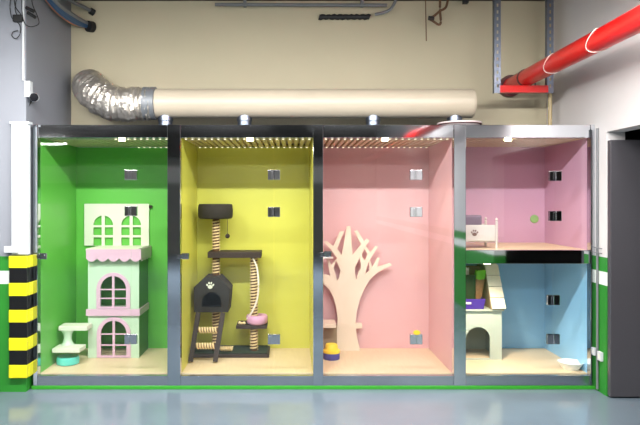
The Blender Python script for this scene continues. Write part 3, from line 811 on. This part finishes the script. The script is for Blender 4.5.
# ------------------------------------------------------------------ guard, corner cover, sockets
gd = thing('corner_guard', 'yellow and black striped foam guard on the pier corner', 'guard', (PX,PY,.07))
gy = PY-.035; gxa, gxb = wx(9,gy), wx(27,gy)
seq = []; y = 256.0; k = 0
edges = [256,268,283,296,310,322.5,338,350.5,365,378]
for i in range(9):
    z1, z0 = wz(edges[i],gy), wz(edges[i+1],gy)
    bm = B(); yel = i % 2 == 0; e = .006 if yel else 0
    box(bm, gxa, gxb+.0, gy-e, PY-.0005, z0+.0005, z1-.0005, .004)
    box(bm, PX+.0005, gxb+e, PY, .06, z0+.0005, z1-.0005, .004)
    link('yellow_pad' if yel else 'black_pad', bm, 'guard_yellow' if yel else 'guard_black', gd)
cv = thing('corner_cover', 'tall white plastic cover on the pier corner above the striped guard', 'cover', (PX,PY,1.1))
cy = PY-.03; ca, cb_ = wx(11.5,cy), wx(28,cy)
bm = B(); box(bm, ca, cb_, cy, PY-.0005, wz(254.5,cy), wz(124,cy), .004); box(bm, PX+.0005, cb_, PY, PY+.02, wz(254.5,cy), wz(124,cy), .004); link('cover', bm, 'white_plastic', cv)
bm = B(); box(bm, ca-.012, cb_+.014, cy-.012, PY-.0005, wz(124,cy)+.0005, wz(121.5,cy), .003); box(bm, PX+.0005, cb_+.014, PY, PY+.03, wz(124,cy)+.0005, wz(121.5,cy), .003); link('cap', bm, 'white_plastic', cv)
bm = B(); x = wx(13.2,cy); tube(bm, [(x,cy-.011,wz(246,cy)),(x,cy-.011,wz(122,cy))], .009, 10); link('conduit', bm, 'white_plastic', cv)
bm = B(); box(bm, wx(5.5,cy), wx(19,cy), cy-.03, cy-.0005, wz(252.5,cy), wz(246,cy), .005); link('junction_box', bm, 'white_plastic', cv)
for (y0, y1, z0, z1, lab) in ((-.055,-.008, wz(355,-.03), wz(347.5,-.03), 'white socket plate on the right wall nearest the cabinet'), (-.165,-.105, wz(360.5,-.13), wz(351.5,-.13), 'white socket plate on the right wall beside the dark door')):
    so = thing('wall_socket', lab, 'socket', (XR,(y0+y1)/2,(z0+z1)/2), 'sockets on the right wall')
    bm = B(); box(bm, XR-.022, XR-.0005, y0, y1, z0, z1, .003); link('plate', bm, 'white_plastic', so)
    bm = B(); box(bm, XR-.0245, XR-.0225, y0+.014, y1-.014, z0+.018, z1-.018); link('switch', bm, 'off_white', so)
bm = B(); tube(bm, [(XR-.012,-.088,.02),(XR-.012,-.088,2.2)], .01, 10)
o = link('wall_pipe', bm, 'cable_grey', base=(XR-.01,-.088,0), smooth=40); tag(o, 'slim vertical pipe on the right wall beside the dark door', 'pipe')
tw = thing('wall_wiring', 'two thin grey wires running across the right wall above the green dado', 'wires', (XR,-.1,1.2))
for z in (1.165, 1.205):
    bm = B(); tube(bm, [(XR-.026,-.01,z),(XR-.026,-.19,z-.004)], .004, 8); link('wire', bm, 'cable_grey', tw)

# ------------------------------------------------------------------ lamps of the car park, with two added fill rows
def lamp(x, y, z, ln, en, rot=0, label='', col=(1,.985,.97), tilt=0, spread=180, tr=.018):
    """hooded fluorescent batten; tilt turns its open side towards the cabinet"""
    t = thing('ceiling_light', label, 'ceiling light', (x,y,z), 'fluorescent ceiling lights')
    t.rotation_euler = (math.radians(tilt), 0, rot)
    b = Vector((x,y,z))
    bm = B(); box(bm, x-ln/2-.04, x+ln/2+.04, y-.05, y+.05, z+.03, z+.09, .005); link('housing', bm, 'white_plastic', t)
    bm = B(); tube(bm, [(x-ln/2,y,z),(x+ln/2,y,z)], tr, 12); link('tube', bm, 'tube_glow', t)
    for s in (-1,1):
        bm = B(); box(bm, x+s*(ln/2+.012)-.01, x+s*(ln/2+.012)+.01, y-.02, y+.02, z-.02, z+.03); link('holder', bm, 'white_plastic', t)
        bm = B(); tube(bm, [(x+s*ln*.35,y,z+.09),(x+s*ln*.35,y+(ZC-z)*math.sin(math.radians(tilt)),z+(ZC-z)*math.cos(math.radians(tilt)))], .006, 8); link('rod', bm, 'cable_grey', t)
    l = bpy.data.lights.new('tube_lamp','AREA'); l.shape = 'RECTANGLE'; l.size = ln; l.size_y = .06; l.energy = en; l.color = col; l.spread = math.radians(spread)
    o = bpy.data.objects.new('tube_lamp', l); C.objects.link(o); o.parent = t; o.location = (0,0,-.03)
    return t
for x, lb, en in ((-1.9,'left',72), (-.05,'centre',66), (1.75,'right',60)):
    lamp(x, -1.75, 2.92, 1.5, en, 0, 'fluorescent light above the viewer, %s of the front row' % lb, tilt=24, spread=168)
for x, lb in ((-3.6,'left'), (-1.2,'centre'), (1.2,'right')):  # unseen row, added for fill and for reflections in the steel
    lamp(x, -5.6, 3.2, 1.5, 75, 0, 'added fill light behind the viewer, %s of the middle row' % lb, spread=178)
for x, lb in ((-3.6,'left'), (-1.2,'centre'), (1.2,'right')):  # unseen row, added to brighten the far floor mirrored in the posts
    lamp(x, -7.8, 3.45, 1.5, 100, 0, 'added fill light far behind the viewer, %s of the back row' % lb, spread=120)
lamp(-6.9, -12.3, 3.2, 1.2, 8, .25, 'fluorescent light in the far left corner behind the viewer', tr=.03)

# ------------------------------------------------------------------ world, camera, view
w = bpy.data.worlds.new('world'); bpy.context.scene.world = w; w.use_nodes = True
w.node_tree.nodes['Background'].inputs[0].default_value = (.5,.55,.6,1); w.node_tree.nodes['Background'].inputs[1].default_value = .1
cam = bpy.data.cameras.new('camera'); co = bpy.data.objects.new('camera', cam); C.objects.link(co)
co.location = (0,-D,H); co.rotation_euler = (PI/2,0,0)
cam.sensor_width = 36; cam.lens = (D/S)/640*36
cam.shift_x = (320-VX)/640; cam.shift_y = -(212.5-VY)/640
cam.clip_start = .05; cam.clip_end = 60
sc_ = bpy.context.scene; sc_.camera = co
sc_.view_settings.view_transform = 'Standard'; sc_.view_settings.look = 'None'
sc_.view_settings.exposure = .48; sc_.view_settings.gamma = 1; sc_.view_settings.use_curve_mapping = False
